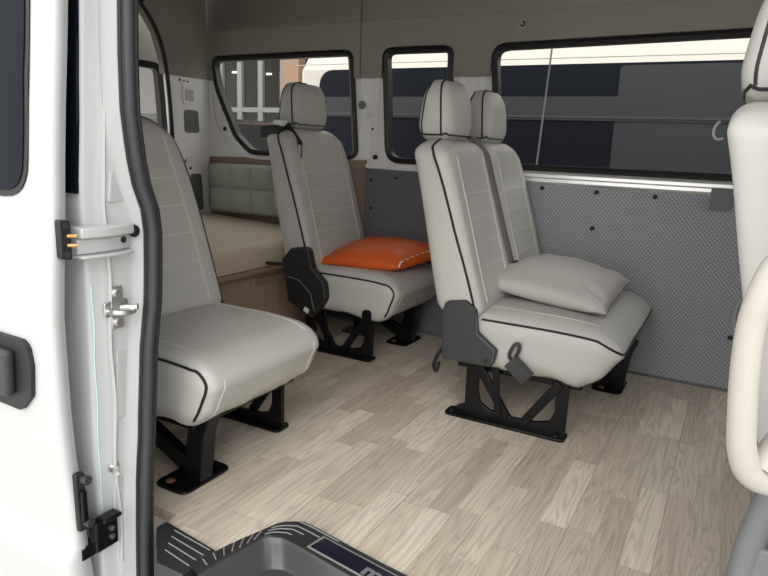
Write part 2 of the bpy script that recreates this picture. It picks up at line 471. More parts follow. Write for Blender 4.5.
# pressed posts between the windows
def post(x0, x1, z0, z1, name):
    mb = MB()
    mb.prism([(x0, YW-.001), (x0+.008, YW-.012), (x0+.03, YW-.012), (x0+.036, YW-.006), (x1-.036, YW-.006), (x1-.03, YW-.012), (x1-.008, YW-.012), (x1, YW-.001)], 'z', z0, z1)
    return mb.build(name, PAINTIN, wf, smooth=False, bev=.003)
post(-1.672, -1.560, .826, 1.212, 'post'); post(-1.165, -1.03, .79, 1.212, 'post')
mb = MB(); mb.box((-1.56, YW-.016, .80), (.12, .004, .018)); mb.build('bracket_strip', PAINTIN, wf)

# ---- rear end of the van: corner post, tailgate with its window
mb = MB()
mb.prism(round_poly([(2.52, .0), (2.80, .0), (2.80, 1.216), (2.485, 1.216), (2.505, .8)], [.01, .01, .01, .01, .1]), 'x', -2.69, -2.655)
wr = mb.build('wall_rear', PAINTIN, smooth=False, bev=.006)
structure(wr, 'pale metal corner post at the rear of the cabin', 'wall')
def plate(poly, d, m, name, parent, x=-2.655, bev=.002):
    return MB().prism(poly, 'x', x, x+d).build(name, m, parent, smooth=False, bev=bev)
plate(round_poly([(2.575, 1.075), (2.665, 1.075), (2.665, 1.165), (2.575, 1.165)], .018), .008, PAINTIN, 'pressed_square', wr)
plate(round_poly([(2.590, 1.09), (2.650, 1.09), (2.650, 1.15), (2.590, 1.15)], .01), .010, mat('post_face', (.52, .525, .52), .45), 'pressed_face', wr)
plate(round_poly([(2.585, .925), (2.695, .925), (2.685, 1.045), (2.585, 1.045)], .022), .004, GREYPL, 'grey_cover', wr)
plate(round_poly([(2.60, .50), (2.715, .50), (2.70, .705), (2.62, .705)], .02), .004, GREYPL, 'grey_cover', wr)
for (y, z, r_) in ((2.56, 1.195, .006), (2.59, 1.192, .005), (2.615, 1.19, .005), (2.62, .735, .008), (2.59, .775, .009)):
    MB().cyl((-2.655, y, z), (-2.652, y, z), r_, 12).build('hole', BLKSOFT, wr)
plate(round_poly([(2.585, .765), (2.635, .765), (2.63, .795), (2.59, .795)], .008), .012, WHITEL, 'clip', wr)
for (x, z, r_) in ((-2.545, .955, .013), (-2.567, 1.10, .006), (-2.56, 1.06, .006)): MB().cyl((x, YW-.003, z), (x, YW-.001, z), r_, 14).build('hole', BLKSOFT, wf)
mb = MB(); mb.tube(catmull([(-2.645, YW-.004, 1.19), (-2.62, YW-.008, 1.02), (-2.53, YW-.008, .87), (-2.40, YW-.006, .815), (-2.2, YW-.004, .805)], 8), .010, 8); mb.build('pressed_rim', PAINTIN, wf)
mb = MB(); mb.cyl((-1.572, YW-.014, .842), (-1.572, YW-.004, .842), .012, 14)
mb.build('plug', BLKSOFT, wf)
MB().cyl((-1.59, YW-.014, .975), (-1.59, YW-.004, .975), .006, 12).build('hole', BLKSOFT, wf)
# upper rear headliner
up_r = MB().prism([(2.76, 1.216), (2.76, 1.48), (2.755, 1.62), (2.71, 1.72), (2.6, 1.80), (2.3, 1.87), (1.8, 1.89), (1.8, 1.63), (2.2, 1.585), (2.33, 1.515), (2.415, 1.41), (2.46, 1.28), (2.468, 1.216)], 'x', -2.70, -2.648).build('rear_lining', LINER, hl, smooth=False)
# tailgate
dr = thing('door_1', 'rear door of the van with its small upright window', 'door', (0, 0, 0)); dr['kind'] = 'structure'
dpoly = round_poly([(1.0, -.05), (2.50, -.05), (2.57, .5), (2.575, .95), (2.50, 1.40), (2.2, 1.62), (1.0, 1.64)], [.02, .05, .2, .2, .2, .2, .02])
mb = MB()
hole_d = round_poly([(1.2, .90), (2.53, .90), (2.525, 1.0), (2.505, 1.27), (1.2, 1.27)], [.05, .03, .1, .06, .05])
bm = bmesh.new()
for loop in (dpoly, hole_d):
    v_ = [bm.verts.new((-2.74, q[0], q[1])) for q in loop]
    for i in range(len(v_)): bm.edges.new((v_[i], v_[(i+1) % len(v_)]))
bmesh.ops.triangle_fill(bm, use_beauty=True, edges=bm.edges[:], normal=(1, 0, 0))
g = bmesh.ops.extrude_face_region(bm, geom=bm.faces[:])
for e in g['geom']:
    if isinstance(e, bmesh.types.BMVert): e.co.x -= .04
bmesh.ops.recalc_face_normals(bm, faces=bm.faces)
me = bpy.data.meshes.new('door_panel'); bm.to_mesh(me); bm.free(); link('door_panel', me, PAINTIN, dr, smooth=False)
inn = inset_poly(hole_d, .03)
nn = len(hole_d); vs = []; fs = []
for (L, x) in ((inset_poly(hole_d, -.004), -2.742), (inset_poly(hole_d, -.002), -2.722), (inn, -2.726), (inn, -2.76)): vs += [(x, q[0], q[1]) for q in L]
for a in range(3):
    for i in range(nn): fs.append((a*nn+i, a*nn+(i+1) % nn, (a+1)*nn+(i+1) % nn, (a+1)*nn+i))
MB().add(vs, fs).build('rubber_frame', RUBBERW, dr)
MB().prism(inset_poly(hole_d, .02), 'x', -2.752, -2.748).build('pane', TINT, dr, smooth=False)
MB().tube(catmull([(-2.648, 2.515, .0), (-2.648, 2.51, .5), (-2.648, 2.495, .83), (-2.648, 2.48, 1.1), (-2.648, 2.456, 1.285), (-2.648, 2.41, 1.41), (-2.648, 2.325, 1.515), (-2.648, 2.2, 1.583), (-2.648, 1.0, 1.63)], 8), .011, 10).build('door_seal', RUBBERW, dr)
MB().box((-2.735, 2.548, .98), (.012, .02, .05)).build('latch_plate', PAINTIN, dr, bev=.004)
MB().box((-2.735, 2.552, 1.12), (.02, .02, .12)).build('hinge_cover', PAINTIN, dr, bev=.006)

# ---- near side of the body: rear quarter with the door jamb
YO = [(-.5, .835), (-.1, .806), (.03, .806), (.2, .804), (.4, .808), (.57, .811), (.78, .810), (.96, .824), (1.14, .836), (1.7, .89)]
YS = [(-.5, .875), (-.1, .879), (0, .883), (.147, .891), (.263, .903), (.423, .915), (.578, .936), (.70, .941), (.738, .938), (.831, .908), (.948, .896), (1.042, .897), (1.151, .902), (1.7, .93)]
zs = [-.5, -.3, -.1, 0, .06, .137, .2, .28, .35, .414, .5, .571, .64, .70, .76, .81, .87, .93, 1.0, 1.05, 1.16, 1.3, 1.5, 1.62]
secs = []
for z in zs:
    a = interp(YO, z); s = interp(YS, z)
    L = [(-2.75, a+.02), (-1.5, a), (-1.122, a), (-1.115, a+.002), (-1.112, a+.007), (-1.111, a+.022), (-1.106, a+.032), (-1.104, a+.040), (-1.100, s-.035), (-1.096, s-.022), (-1.088, s-.010), (-1.084, s), (-1.090, s+.012), (-1.10, s+.03), (-1.2, s+.035), (-2.66, s+.05)]
    secs.append([(x, y, z) for (x, y) in L])
vs = [v for s in secs for v in s]; n = len(secs[0]); fs = []
for i in range(len(secs)-1):
    for k in range(n-1): fs.append((i*n+k, i*n+k+1, (i+1)*n+k+1, (i+1)*n+k))
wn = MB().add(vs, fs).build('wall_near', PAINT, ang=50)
structure(wn, 'white door post and rear quarter of the van body beside the opening', 'wall')
# pressed recesses on the jamb
mb = MB()
for (z0, z1) in ((.30, .455), (.765, .83), (.03, .17)):
    c_ = (interp(YS, z0)+interp(YS, z1))/2; MB().prism(round_poly([(c_-.060, z0), (c_-.016, z0), (c_-.016, z1), (c_-.050, z1)], .008), 'x', -1.106, -1.0985).build('pressed_step', PAINT, wn, smooth=False, bev=.004)
MB().tube([(-1.1125, interp(YO, z)+.010+.0012*math.sin(z*40), z) for z in [i*.02 for i in range(5, 31)]], .0022, 6).build('sealant_bead', SEALANT, wn, )
MB().tube([(-1.100, interp(YO, z)+.042+.003*math.sin(z*23), z) for z in [i*.02 for i in range(-2, 32)]]+[(-1.103, interp(YO, z)+.042, z) for z in (.76, .9, 1.1, 1.3)], .0045, 6).build('sealant_bead', PAINT, wn)
# quarter window in the body side
q = []
gx = [-2.3, -1.9, -1.5, -1.2, -1.119]; gz = [.785, .82, .9, 1.0, 1.1, 1.2, 1.35]
vs = [(x, interp(YO, z)-.006, z) for z in gz for x in gx]+[(x, interp(YO, z)+.001, z) for z in gz for x in gx]
fs = []; W5 = len(gx); T = len(gx)*len(gz)
for i in range(len(gz)-1):
    for k in range(W5-1):
        a = i*W5+k; fs += [(a, a+1, a+W5+1, a+W5), (a+T, a+W5+T, a+W5+1+T, a+1+T)]
for i in range(len(gz)-1):
    for k in (0, W5-1): a = i*W5+k; fs.append((a, a+W5, a+W5+T, a+T))
for k in range(W5-1):
    for i in (0, len(gz)-1): a = i*W5+k; fs.append((a, a+1, a+1+T, a+T))
wq = MB().add(vs, fs).build('window_4', DARKGLASS); structure(wq, 'black glass strip of the rear quarter window behind the sliding door', 'window')
# front part of near wall + header + front bulkhead
front = MB()
front.prism([(.14, .84), (.2, .80), (1.3, .80), (1.3, .9), (.2, .93), (.14, .9)], 'z', -.5, 1.62)
wfz = front.build('wall_front', PAINT, smooth=False, bev=.01); structure(wfz, 'front body post of the door opening', 'wall')
hd = MB().prism([(.84, 1.56), (.94, 1.56), (.97, 1.64), (.95, 1.72), (.86, 1.70)], 'x', -2.7, 1.3).build('beam_door', PAINT, smooth=False, bev=.01)
structure(hd, 'header beam above the side door opening', 'beam')
roof = MB().prism([(.84, 1.72), (1.0, 1.88), (1.8, 1.96), (2.4, 1.94), (2.7, 1.85), (2.85, 1.68), (2.86, 1.45), (2.83, 1.45), (2.82, 1.66), (2.68, 1.82), (2.4, 1.91), (1.8, 1.93), (1.0, 1.85), (.88, 1.70)], 'x', -2.8, 1.35).build('roof', PAINT, smooth=False)
structure(roof, 'white outer roof skin of the van', 'roof')
bk = MB(); bk.prism([(.9, -.5), (2.8, -.5), (2.8, .95), (.9, .95)], 'x', 1.30, 1.34); bk.prism([(.9, 1.45), (2.8, 1.45), (2.8, 1.8), (.9, 1.8)], 'x', 1.30, 1.34)
bk = bk.build('wall_cab', GREYPL, smooth=False); structure(bk, 'grey front end of the cabin below the windscreen', 'wall')
cf = MB(); cf.box((.74, 1.85, -.21), (1.14, 1.86, .02)); cf.box((.172, 1.85, -.11), (.012, 1.86, .19))
cf = cf.build('floor_cab', mat('dark_carpet', (.012, .012, .014), .9), smooth=False); structure(cf, 'dark carpeted footwell beyond the floor edge', 'floor')
sl = MB().prism([(-2.7, .86), (.14, .86), (.14, .90), (-2.7, .92)], 'z', -.5, -.27).build('sill', PAINT, smooth=False); structure(sl, 'white body sill below the door step', 'sill')
pt = MB(); pt.tube(catmull([(.104, .905, .58), (.098, .903, .50), (.086, .90, .44), (.078, .90, .38), (.074, .90, .28), (.07, .9, .1), (.07, .9, -.1)], 6), .018, 12)
pt.prism([(.075, .885), (.16, .885), (.16, .93), (.075, .92)], 'z', -.25, .41)
pt = pt.build('trim_5', GREYPL, bev=.004); structure(pt, 'grey plastic post trim at the front of the doorway', 'trim')

# weatherstrip around the door opening
def sealp(z): return (-1.072, interp(YS, z)+.006, z)
zz = [-.25+i*.05 for i in range(38)]
ws = MB(); ws.tube([sealp(z) for z in zz], .0125, 12)
wt = ws.build('weatherstrip', RUBBER); tag(wt, 'dark rubber weatherstrip running down the white door post', 'seal')
ws = MB(); ws.tube([(-1.082, interp(YS, z)-.003, z) for z in zz], .006, 8); ws.build('lip', RUBBERW, wt)
ws = MB(); ws.tube([(-1.066, interp(YS, z)+.018, z) for z in zz], .006, 8); ws.build('lip', RUBBERW, wt)

# ================================================================== OUTSIDE
gr = MB().box((0, 10, -.65), (80, 80, .1)).build('ground', mat('concrete', (.55, .54, .52), .8, var=.08, vscale=1.5)); structure(gr, 'concrete yard around the van', 'ground')

# ================================================================== SEATS
def back_fn(w, rec=0.0, tall=0.0, shoulder=0):
    H = .575+tall
    def fn(p):
        t = (p.z+H/2)/H; z0 = .352+t*H
        rear = -.590-.226*(z0-.40)-rec*t
        front = -.440-.300*(z0-.43)-rec*t
        u = abs(p.y)/(w/2)
        f = (p.x/.06+1)/2
        x = rear+(front-rear)*f
        if p.x > 0:
            x += .004*max(0, 1-((u-.70)/.25)**2)-.002*(1-u*u)*math.sin(PI*min(1, t*1.05))
        y = p.y*(1-.02*t*t-.01*(1-t)**3)
        sh = max(0, (u-.45)/.55)**2*max(0, (t-.72)/.28)**2
        if shoulder and p.y*shoulder > 0:
            y -= shoulder*u*(.036*max(0, (t-.35)/.65)**2); sh *= 1.5
        return Vector((x, y, z0-.032*sh))
    return fn, H

def seat_back(parent, w, yc, rec=0.0, sides=(-1,), name='backrest', tall=0.0, shoulder=0, fwd=0.0, pf=(.95, .62)):
    fn0, H = back_fn(w, rec, tall, shoulder)
    fn = lambda p: fn0(p)+Vector((fwd*(1-.35*(p.z/H+.5)), yc, 0))
    hx, hy, hz = .06, w/2, H/2
    R = (.045, .030, .045)
    def fnw(p):
        q = fn(p); k = noise.noise(Vector((q.x*7, q.y*9, q.z*6)))
        return q+Vector((.0022*k, .0015*k, 0))
    o = rbox(name, (.12, w, H), R, (2, 16, 16), fnw, LEATHER, parent)
    def S(y, z, x=hx):
        return fnw(rbox_point(Vector((x, y, z)), (hx, hy, hz), R))
    for sy in sides:
        pts = []
        for i in range(31):
            t = i/30; f = pf[0]-pf[1]*t
            pts.append(S(sy*hy, -hz+.02+(2*hz-.05)*t, hx*f)+Vector((.0012, sy*.0020, 0)))
        for i in range(1, 22):
            t = i/21
            pts.append(S(sy*hy*(1-.22*t)+(-sy*hy*1.60*max(0, t-.15)), hz, hx*((pf[0]-pf[1])*(1-min(1, t*2)*.9)))+Vector((0, 0, .001)))
        MB().tube(pts, .0043, 6).build('piping', PIPING, o)
    st = MB()
    for sy in (-1, 1):
        for dd in (0, .007):
            st.tube([S(sy*(hy-.075-dd), -hz+.05+(2*hz-.10)*i/20)+Vector((.0003, 0, 0)) for i in range(21)], .0011, 5)
    for k, t in enumerate((.28, .42, .56, .70)):
        z = -hz+t*2*hz
        st.tube([S(-(hy-.078)+2*(hy-.078)*i/14, z)+Vector((.0002, 0, 0)) for i in range(15)], .0012, 5)
    st.build('stitching', STITCH, o)
    return o

def headrest(parent, yc, rec=0.0, zo=0.0, side=-1, xo=0.0):
    hx, hy, hz = .063, (.128 if zo else .116), .100; R = (.045, .042, .062)
    c = Vector((-.672-rec+xo, yc, 1.022+zo))
    def fn(p):
        t = p.z/hz
        s = 1-.10*max(0, t)**2
        t1 = (t+1)/2
        x = p.x*(1-.40*t1*t1)+.004*t1+(.010*(1-(p.y/hy)**2)*(1-.5*t1) if p.x > 0 else 0)
        return c+Vector((x, p.y*s, p.z))
    o = rbox('headrest', (2*hx, 2*hy, 2*hz), R, (2, 5, 4), fn, LEATHER, parent)
    for fx, r_ in ((.55, .0036), (-.75, .0030)):
        pts = []
        for i in range(31):
            t = i/30
            if t < .62:
                k = t/.62; y = side*hy; z = -hz*.90+1.82*hz*k
            else:
                k = (t-.62)/.38; y = side*hy*(1-k*.9); z = hz
            pts.append(fn(rbox_point(Vector((hx*fx*(1-.25*t), y, z)), (hx, hy, hz), R))+Vector((.0006, side*.0006, .0006)))
        MB().tube(pts, r_, 6).build('piping', PIPING, o)
    pts = []
    for i in range(48):
        a = 2*PI*i/48; px_, py_ = hx*max(-1, min(1, 1.6*math.cos(a))), hy*max(-1, min(1, 1.6*math.sin(a)))
        lo, hi = -hz, 0.0
        for _ in range(24):
            md_ = (lo+hi)/2
            if rbox_point(Vector((px_, py_, md_)), (hx, hy, hz), R).z < -hz*.80: lo = md_
            else: hi = md_
        pts.append(fn(rbox_point(Vector((px_, py_, hi)), (hx, hy, hz), R)))
    MB().tube(pts, .0034, 6, closed=True).build('piping', PIPING, o)
    for yy in (-.05, .05):
        MB().cyl(c+Vector((.005, yy, -.16)), c+Vector((0, yy, -.08)), .006, 8).build('post', BLKSOFT, o)
    return o

def cushion(parent, w, single=True, seed=1.0, side=-1):
    D, Hh = .545, .185
    hx, hy, hz = D/2, w/2, Hh/2; R = (.085, .045, .06)
    def fn(p):
        t = (p.z+hz)/Hh              # 0 bottom, 1 top
        u = p.x/hx                   # 1 front
        x = -D/2+p.x-(.085 if not single else .05)*max(0, .62-t)*max(0, u)**2/.62+(.02 if not single else .0)*max(0, u)**3
        y = p.y*(1+.02*(1-t)) if single else p.y
        z = .19+Hh*t
        kt = max(0, (t-.45)/.55)
        z += kt*(.012*(1-(p.y/hy)**2)*(1-u*u)-.02*max(0, u)**3)
        # skirt: slack cloth with folds, lower at the front corners
        if t < .55:
            k = (.55-t)/.55
            z += k*(-.012*max(0, u)+.010*noise.noise(Vector((x*14+seed, p.y*12, 3.1))))
            d = .011*noise.noise(Vector((x*26+seed, p.y*24, z*5)))
            y += math.copysign(d*k, p.y)*max(0, min(1, (abs(p.y)/hy-.7)/.3))
            x += d*k*max(0, min(1, (u-.7)/.3))
        return Vector((x, y, z))
    def fnw(p):
        q = fn(p); k = noise.noise(Vector((q.x*9+seed, q.y*9, q.z*9)))*.0025
        return q+Vector((k, k*.6, k))
    o = rbox('seat_cushion', (D, w, Hh), R, (16, 16, 6), fnw, LEATHER, parent)
    def S(x, y, z): return fn(rbox_point(Vector((x, y, z)), (hx, hy, hz), R))
    zt = hz-.012
    for sy in (-1, 1):
        if single and side and sy != side: continue
        pts = [S(-hx+.12+(2*hx-.12-.06)*i/18, sy*hy*.992, zt) for i in range(19)]
        if single:
            for i in range(1, 13):
                a = PI/2*min(1, i/6)
                xx = hx-.06+.06*math.sin(a); zz_ = zt-.05*(1-math.cos(a)) if i <= 6 else zt-.05-(2*hz-.075)*(i-6)/6
                pts.append(S(xx, sy*hy*.97, zz_))
            MB().tube([q+Vector((.001, sy*.001, .001)) for q in pts], .0040, 6).build('piping', PIPING, o)
            st = [S(-hx+.12+(2*hx-.15)*i/18, sy*(hy-.06), hz) for i in range(19)]+[S(hx, sy*(hy-.06), hz-.05-(2*hz-.07)*i/6) for i in range(7)]
            MB().tube(st, .0011, 5).build('stitching', STITCH, o)
        else:
            if sy < 0: edge = pts
            else: edge2 = pts
    if not single:
        fr = [S(hx*.995, -hy+.05+(2*hy-.1)*i/20, hz-.058) for i in range(21)]
        c1 = [edge[-1].lerp(fr[0], t)+Vector((.018*math.sin(PI*t), -.012*math.sin(PI*t), -.006*math.sin(PI*t))) for t in (.25, .5, .75)]
        c2 = [fr[-1].lerp(edge2[-1], t)+Vector((.018*math.sin(PI*t), .012*math.sin(PI*t), -.006*math.sin(PI*t))) for t in (.25, .5, .75)]
        MB().tube(edge+c1+fr+c2+list(reversed(edge2)), .0042, 6).build('piping', PIPING, o)
        st = MB(); st.tube([S(-hx+.12+(2*hx-.2)*i/18, -hy+.11, hz) for i in range(19)]+[S(hx-.08, -hy+.11+(2*hy-.22)*i/16, hz) for i in range(1, 17)], .0011, 5)
        st.build('stitching', STITCH, o)
    MB().box((-.30, 0, .185), (.42, w-.07, .03)).build('seat_pan', BLACK, parent, bev=.004)
    return o

def truss(parent, y, s):
    """floor rail with uprights and V braces, s = outward side"""
    mb = MB()
    mb.prism(round_poly([(-.535, y-.035), (-.12, y-.035), (-.12, y+.035), (-.535, y+.035)], .02), 'z', 0, .010)
    yy0, yy1 = y-.008, y+.008
    web = [(-.49, .008), (-.125, .008), (-.125, .19), (-.165, .19), (-.165, .085), (-.18, .05), (-.22, .038), (-.30, .034), (-.38, .040), (-.415, .06), (-.425, .10), (-.43, .20), (-.47, .20), (-.47, .045), (-.50, .03)]
    mb.prism(web, 'y', yy0, yy1)
    mb.bar((-.432, y+.012*s, .20), (-.315, y+.012*s, .03), .014, .030)
    mb.bar((-.365, y+.02*s, .20), (-.345, y+.02*s, .035), .012, .022)
    mb.bar((-.155, y+.012*s, .185), (-.26, y+.012*s, .03), .014, .030)
    o = mb.build('base_leg', BLACK, parent, bev=.002)
    for (x, z) in ((-.305, .04), (-.51, .013), (-.15, .013)):
        MB().ball((x, y+.018*s if z > .03 else y+.02*s, z), .010, 6, (1, 1, .7)).build('bolt', BLACK, o)
    return o

def foot(parent, y, s, dx=0.0):
    """front foot on the other side: cranked post on a cross plate, brace to the rear"""
    mb = MB()
    mb.prism(round_poly([(-.205, y-.085), (-.09, y-.085), (-.09, y+.095), (-.205, y+.095)], .03), 'z', 0, .008)
    prof = [(-.155, .006), (-.095, .006), (-.085, .10), (-.078, .15), (-.06, .20), (-.11, .20), (-.135, .15), (-.145, .10)]
    mb.prism([(x, z) for (x, z) in prof], 'y', y-.024, y+.024)
    mb.bar((-.15, y, .035), (-.43, y, .17), .032, .045)
    mb.bar((-.43, y, .20), (-.40, y, .006), .03, .02, up=(1, 0, 0))
    mb.prism(round_poly([(-.47, y-.05), (-.36, y-.05), (-.36, y+.05), (-.47, y+.05)], .02), 'z', 0, .008)
    mb.v = [(v[0]+(dx if v[0] > -.3 else 0), v[1], v[2]) for v in mb.v]
    o = mb.build('base_leg', BLACK, parent, bev=.003)
    MB().ball((-.17+dx, y-.055, .009), .013, 6, (1, 1, .35)).build('bolt', RUST, o)
    return o

def hinge_double(parent, y):
    poly = round_poly([(-.550, .362), (-.540, .408), (-.473, .420), (-.437, .392), (-.426, .318), (-.356, .268), (-.366, .212), (-.540, .210)], [.01, .02, .02, .02, .01, .015, .02, .012])
    o = MB().prism(poly, 'y', y-.022, y+.012).build('hinge_cover', BLKPL, parent, bev=.004)
    MB().cyl((-.387, y-.025, .232), (-.387, y-.02, .232), .008, 12).build('screw', BLKSOFT, o)
    MB().tube([(-.43, y-.0225, .38), (-.424, y-.0225, .318), (-.36, y-.0225, .272), (-.365, y-.0225, .23)], .0018, 5).build('edge_rib', GREYPL, o)
    return o

def hinge_single(parent, y, s, hdx=0.0):
    poly = round_poly([(-.575, .40), (-.53, .455), (-.44, .468), (-.418, .38), (-.355, .322), (-.345, .255), (-.40, .17), (-.43, .165), (-.54, .222)], [.015, .03, .03, .02, .02, .02, .015, .015, .015])
    o = MB().prism(poly, 'y', y-.026*(1 if s < 0 else .6), y+.026*(1 if s > 0 else .6)).build('hinge_cover', BLKSOFT, parent, bev=.006)
    MB().tube([(-.54, y+s*.027, .33), (-.48, y+s*.027, .32), (-.42, y+s*.027, .27), (-.40, y+s*.027, .20)], .003, 5).build('edge_rib', GREYPL, o)
    MB().tube([(-.545, y+s*.005, .385), (-.60, y+s*.01, .375), (-.67, y+s*.01, .37)], .008, 6).build('recline_lever', BLKSOFT, o)
    MB().box((-.44, y+s*.0275 if s < 0 else y+s*.0275, .195), (.026, .003, .020), Matrix.Rotation(.5, 3, 'Y')).build('sticker', WHITEL, o)
    o.location.x = hdx
    return o

def single_seat(label, loc, mirror=1, rec=0.0, base=True, seed=1.0, retractor=False, group='single passenger seats', rear_piping=False, hr_dx=0.0, fwd=0.0, pf=(.95, .62), hdx=0.0, foot_in=.12):
    r = thing('passenger_seat', label, 'seat', loc, 0, group)
    W = .50
    s = -mirror                     # aisle side: rail, hinge and piping
    cushion(r, W, True, seed, side=s if mirror > 0 else 0); seat_back(r, W, 0, rec, (s,), tall=.03, shoulder=-s, fwd=fwd, pf=pf) if mirror > 0 else seat_back(r, W, 0, rec, (s,), tall=.03, shoulder=s, fwd=fwd, pf=pf); headrest(r, 0, rec, .034, s, hr_dx)
    if base:
        truss(r, s*(W/2-.045), s); foot(r, -s*(W/2-foot_in), -s)
        hinge_single(r, s*(W/2+.012), s, hdx)
        if mirror > 0: MB().prism(round_poly([(-.150, .12), (-.108, .12), (-.108, .235), (-.150, .235)], [.004, .004, .02, .02]), 'y', s*(W/2+.004), s*(W/2+.014)).build('frame_tab', BLACK, r, smooth=False, bev=.002)
    if retractor:
        e = MB(); P = Vector((-.64-rec, -.185, .935))
        e.prism(round_poly([(-.735-rec, .915), (-.640-rec, .918), (-.630-rec, .950), (-.660-rec, .968), (-.735-rec, .962)], .01), 'y', -.228, -.150)
        e.bar((-.640-rec, -.172, .968), (-.560-rec, -.172, .880), .045, .012, up=(0, 1, 0))
        e = e.build('belt_retractor', BLKSOFT, r, bev=.006)
        MB().box((-.665-rec, -.175, .977), (.05, .04, .026)).build('white_tag', WHITEL, e, bev=.003)
        MB().prism(round_poly([(-.186, .822), (-.160, .822), (-.158, .890), (-.188, .890)], .008), 'x', -.560-rec, -.553-rec).build('belt_tongue', STEEL, e, bev=.001)
    return r

left_seat = single_seat('grey leather single seat nearest the door post, cropped by the post at left', (-1.04, 1.315, 0), -1, 0, seed=4.0, fwd=.032, pf=(1.0, .25), hdx=-.045, foot_in=.085)
orange_seat = single_seat('grey leather single seat holding the orange cushion, below the rear side window', (-1.140, 2.472, 0), 1, -.02, seed=9.0, retractor=True, fwd=.012, hdx=.028)

def double_seat():
    r = thing('bench_seat', 'grey leather two-place bench with two headrests holding the grey cushion', 'seat', (-.25, 2.315, 0))
    cushion(r, .77, False, 2.0)
    seat_back(r, .40, -.205); seat_back(r, .43, .208, 0, (), shoulder=1)
    headrest(r, -.205); headrest(r, .185)
    truss(r, -.355, -1)
    foot(r, .235, 1, .06)
    hinge_double(r, -.40)
    lv = MB(); lv.tube(catmull([(-.298, -.398, .236), (-.315, -.405, .26), (-.302, -.405, .296), (-.288, -.402, .302), (-.286, -.40, .285), (-.296, -.398, .255)], 6), .006, 8)
    lv.bar((-.305, -.42, .250), (-.245, -.42, .200), .034, .044)
    lv.build('recline_lever', BLKPL, r, bev=.003)
    # shoulder belt between the two backrests
    def fx(z): return -.44-.30*(z-.43)+.006
    path = [Vector((-.68, -.05, .945)), Vector((-.63, -.05, .945))]+[Vector((fx(z)+(-.02 if z > .9 else 0), -.045+.040*(1-(z-.4)/.52)**1.3, z)) for z in [.92-.04*i for i in range(14)]]
    vs = []; fs = []
    for i, q in enumerate(path):
        for dy, dx in ((-.021, 0), (.021, .004)): vs.append((q.x+dx, q.y+dy, q.z))
    for i in range(len(path)-1): fs.append((2*i, 2*i+1, 2*i+3, 2*i+2))
    bl = MB().add(vs, fs).build('seat_belt', BELT, r); md = bl.modifiers.new('s', 'SOLIDIFY'); md.thickness = .002
    MB().box((-.437, -.012, .475), (.018, .035, .05)).build('buckle', BLKSOFT, bl, bev=.004)
    st = MB(); st.tube(catmull([(-.50, -.30, .195), (-.57, -.30, .215), (-.60, -.30, .19), (-.62, -.30, .14), (-.61, -.30, .115), (-.60, -.30, .15)], 6), .007, 6); st.build('hanging_strap', BLKSOFT, r)
    return r
double_seat()

def front_seat():
    dz = .032
    r = single_seat('grey leather seat cut off by the right edge of the photo', (.681, 1.30, dz), 1, .0, base=False, seed=6.0, hr_dx=.03)
    bx = MB(); bx.box((-.27, 0, -.04), (.44, .40, .42)); bx.build('seat_box', mat('seat_box', (.012, .013, .02), .7), r, bev=.01)
    lp = MB(); lp.tube(catmull([(-.61, .235, .60), (-.632, .255, .585), (-.645, .26, .555), (-.645, .26, .52), (-.632, .255, .49), (-.60, .235, .47)], 6), .009, 8); lp.build('loop_handle', GREYPL, r)
    return r
front_seat()

# ================================================================== PILLOWS
def pillow(name, label, corners, z0, h, m, pinch=.10, seed=0.0, wr=.006, tilt=None):
    """corners: four points going round (a,b,c,d), cushion filled between them"""
    A, B, C, D = [Vector(c) for c in corners]
    n = 40; top = []; bot = []
    cen = (A+B+C+D)/4
    def P(i, j, sg):
        u = i/n*2-1; v = j/n*2-1
        uu = u*(1-pinch*(1-v*v)*abs(u)**3*0-pinch*(1-v**2)*u*u*.5); vv = v*(1-pinch*(1-u*u)*v*v*.5)
        s, t = (uu+1)/2, (vv+1)/2
        q = A.lerp(B, s).lerp(D.lerp(C, s), t)
        f = max(0, (1-u*u))**.42*max(0, (1-v*v))**.42
        prof = h*f*(.62 if sg > 0 else -.38)
        e = min(1-abs(u), 1-abs(v))
        k = noise.noise(Vector((u*2.2+seed, v*5.5, 1.7)))*wr*min(1, (1-max(abs(u), abs(v)))*6)*(.4+.8*max(abs(u), abs(v))**2)
        k += wr*.7*math.sin(9*(u+v*1.7)+seed)*math.exp(-((abs(u)-.75)**2+(abs(v)-.7)**2)*9)*min(1, e*8)
        zz_ = q.z+prof+(k if sg > 0 else 0)
        return Vector((q.x, q.y, max(zz_, z0) if sg < 0 else zz_))
    vs = [P(i, j, 1) for i in range(n+1) for j in range(n+1)]+[P(i, j, -1) for i in range(n+1) for j in range(n+1)]
    W = n+1; T = W*W; fs = []
    for i in range(n):
        for j in range(n):
            a = i*W+j; fs.append((a, a+W, a+W+1, a+1)); fs.append((a+T, a+1+T, a+W+1+T, a+W+T))
    o = MB().add(vs, fs).build(name, m, ang=80)
    tag(o, label, 'pillow')
    return o, P, n
o, P, n = pillow('throw_pillow', 'plain grey throw pillow lying on the two-place bench', [(-.775, 2.14, .432), (-.312, 2.08, .400), (-.315, 2.60, .420), (-.690, 2.58, .47)], .385, .125, PILLOWG, .08, 2.0, .006)
o, P, n = pillow('throw_pillow', 'bright orange throw pillow lying on the single seat', [(-1.570, 2.29, .385), (-1.195, 2.33, .400), (-1.10, 2.66, .44), (-1.56, 2.68, .44)], .38, .112, ORANGE, .06, 5.0, .005)
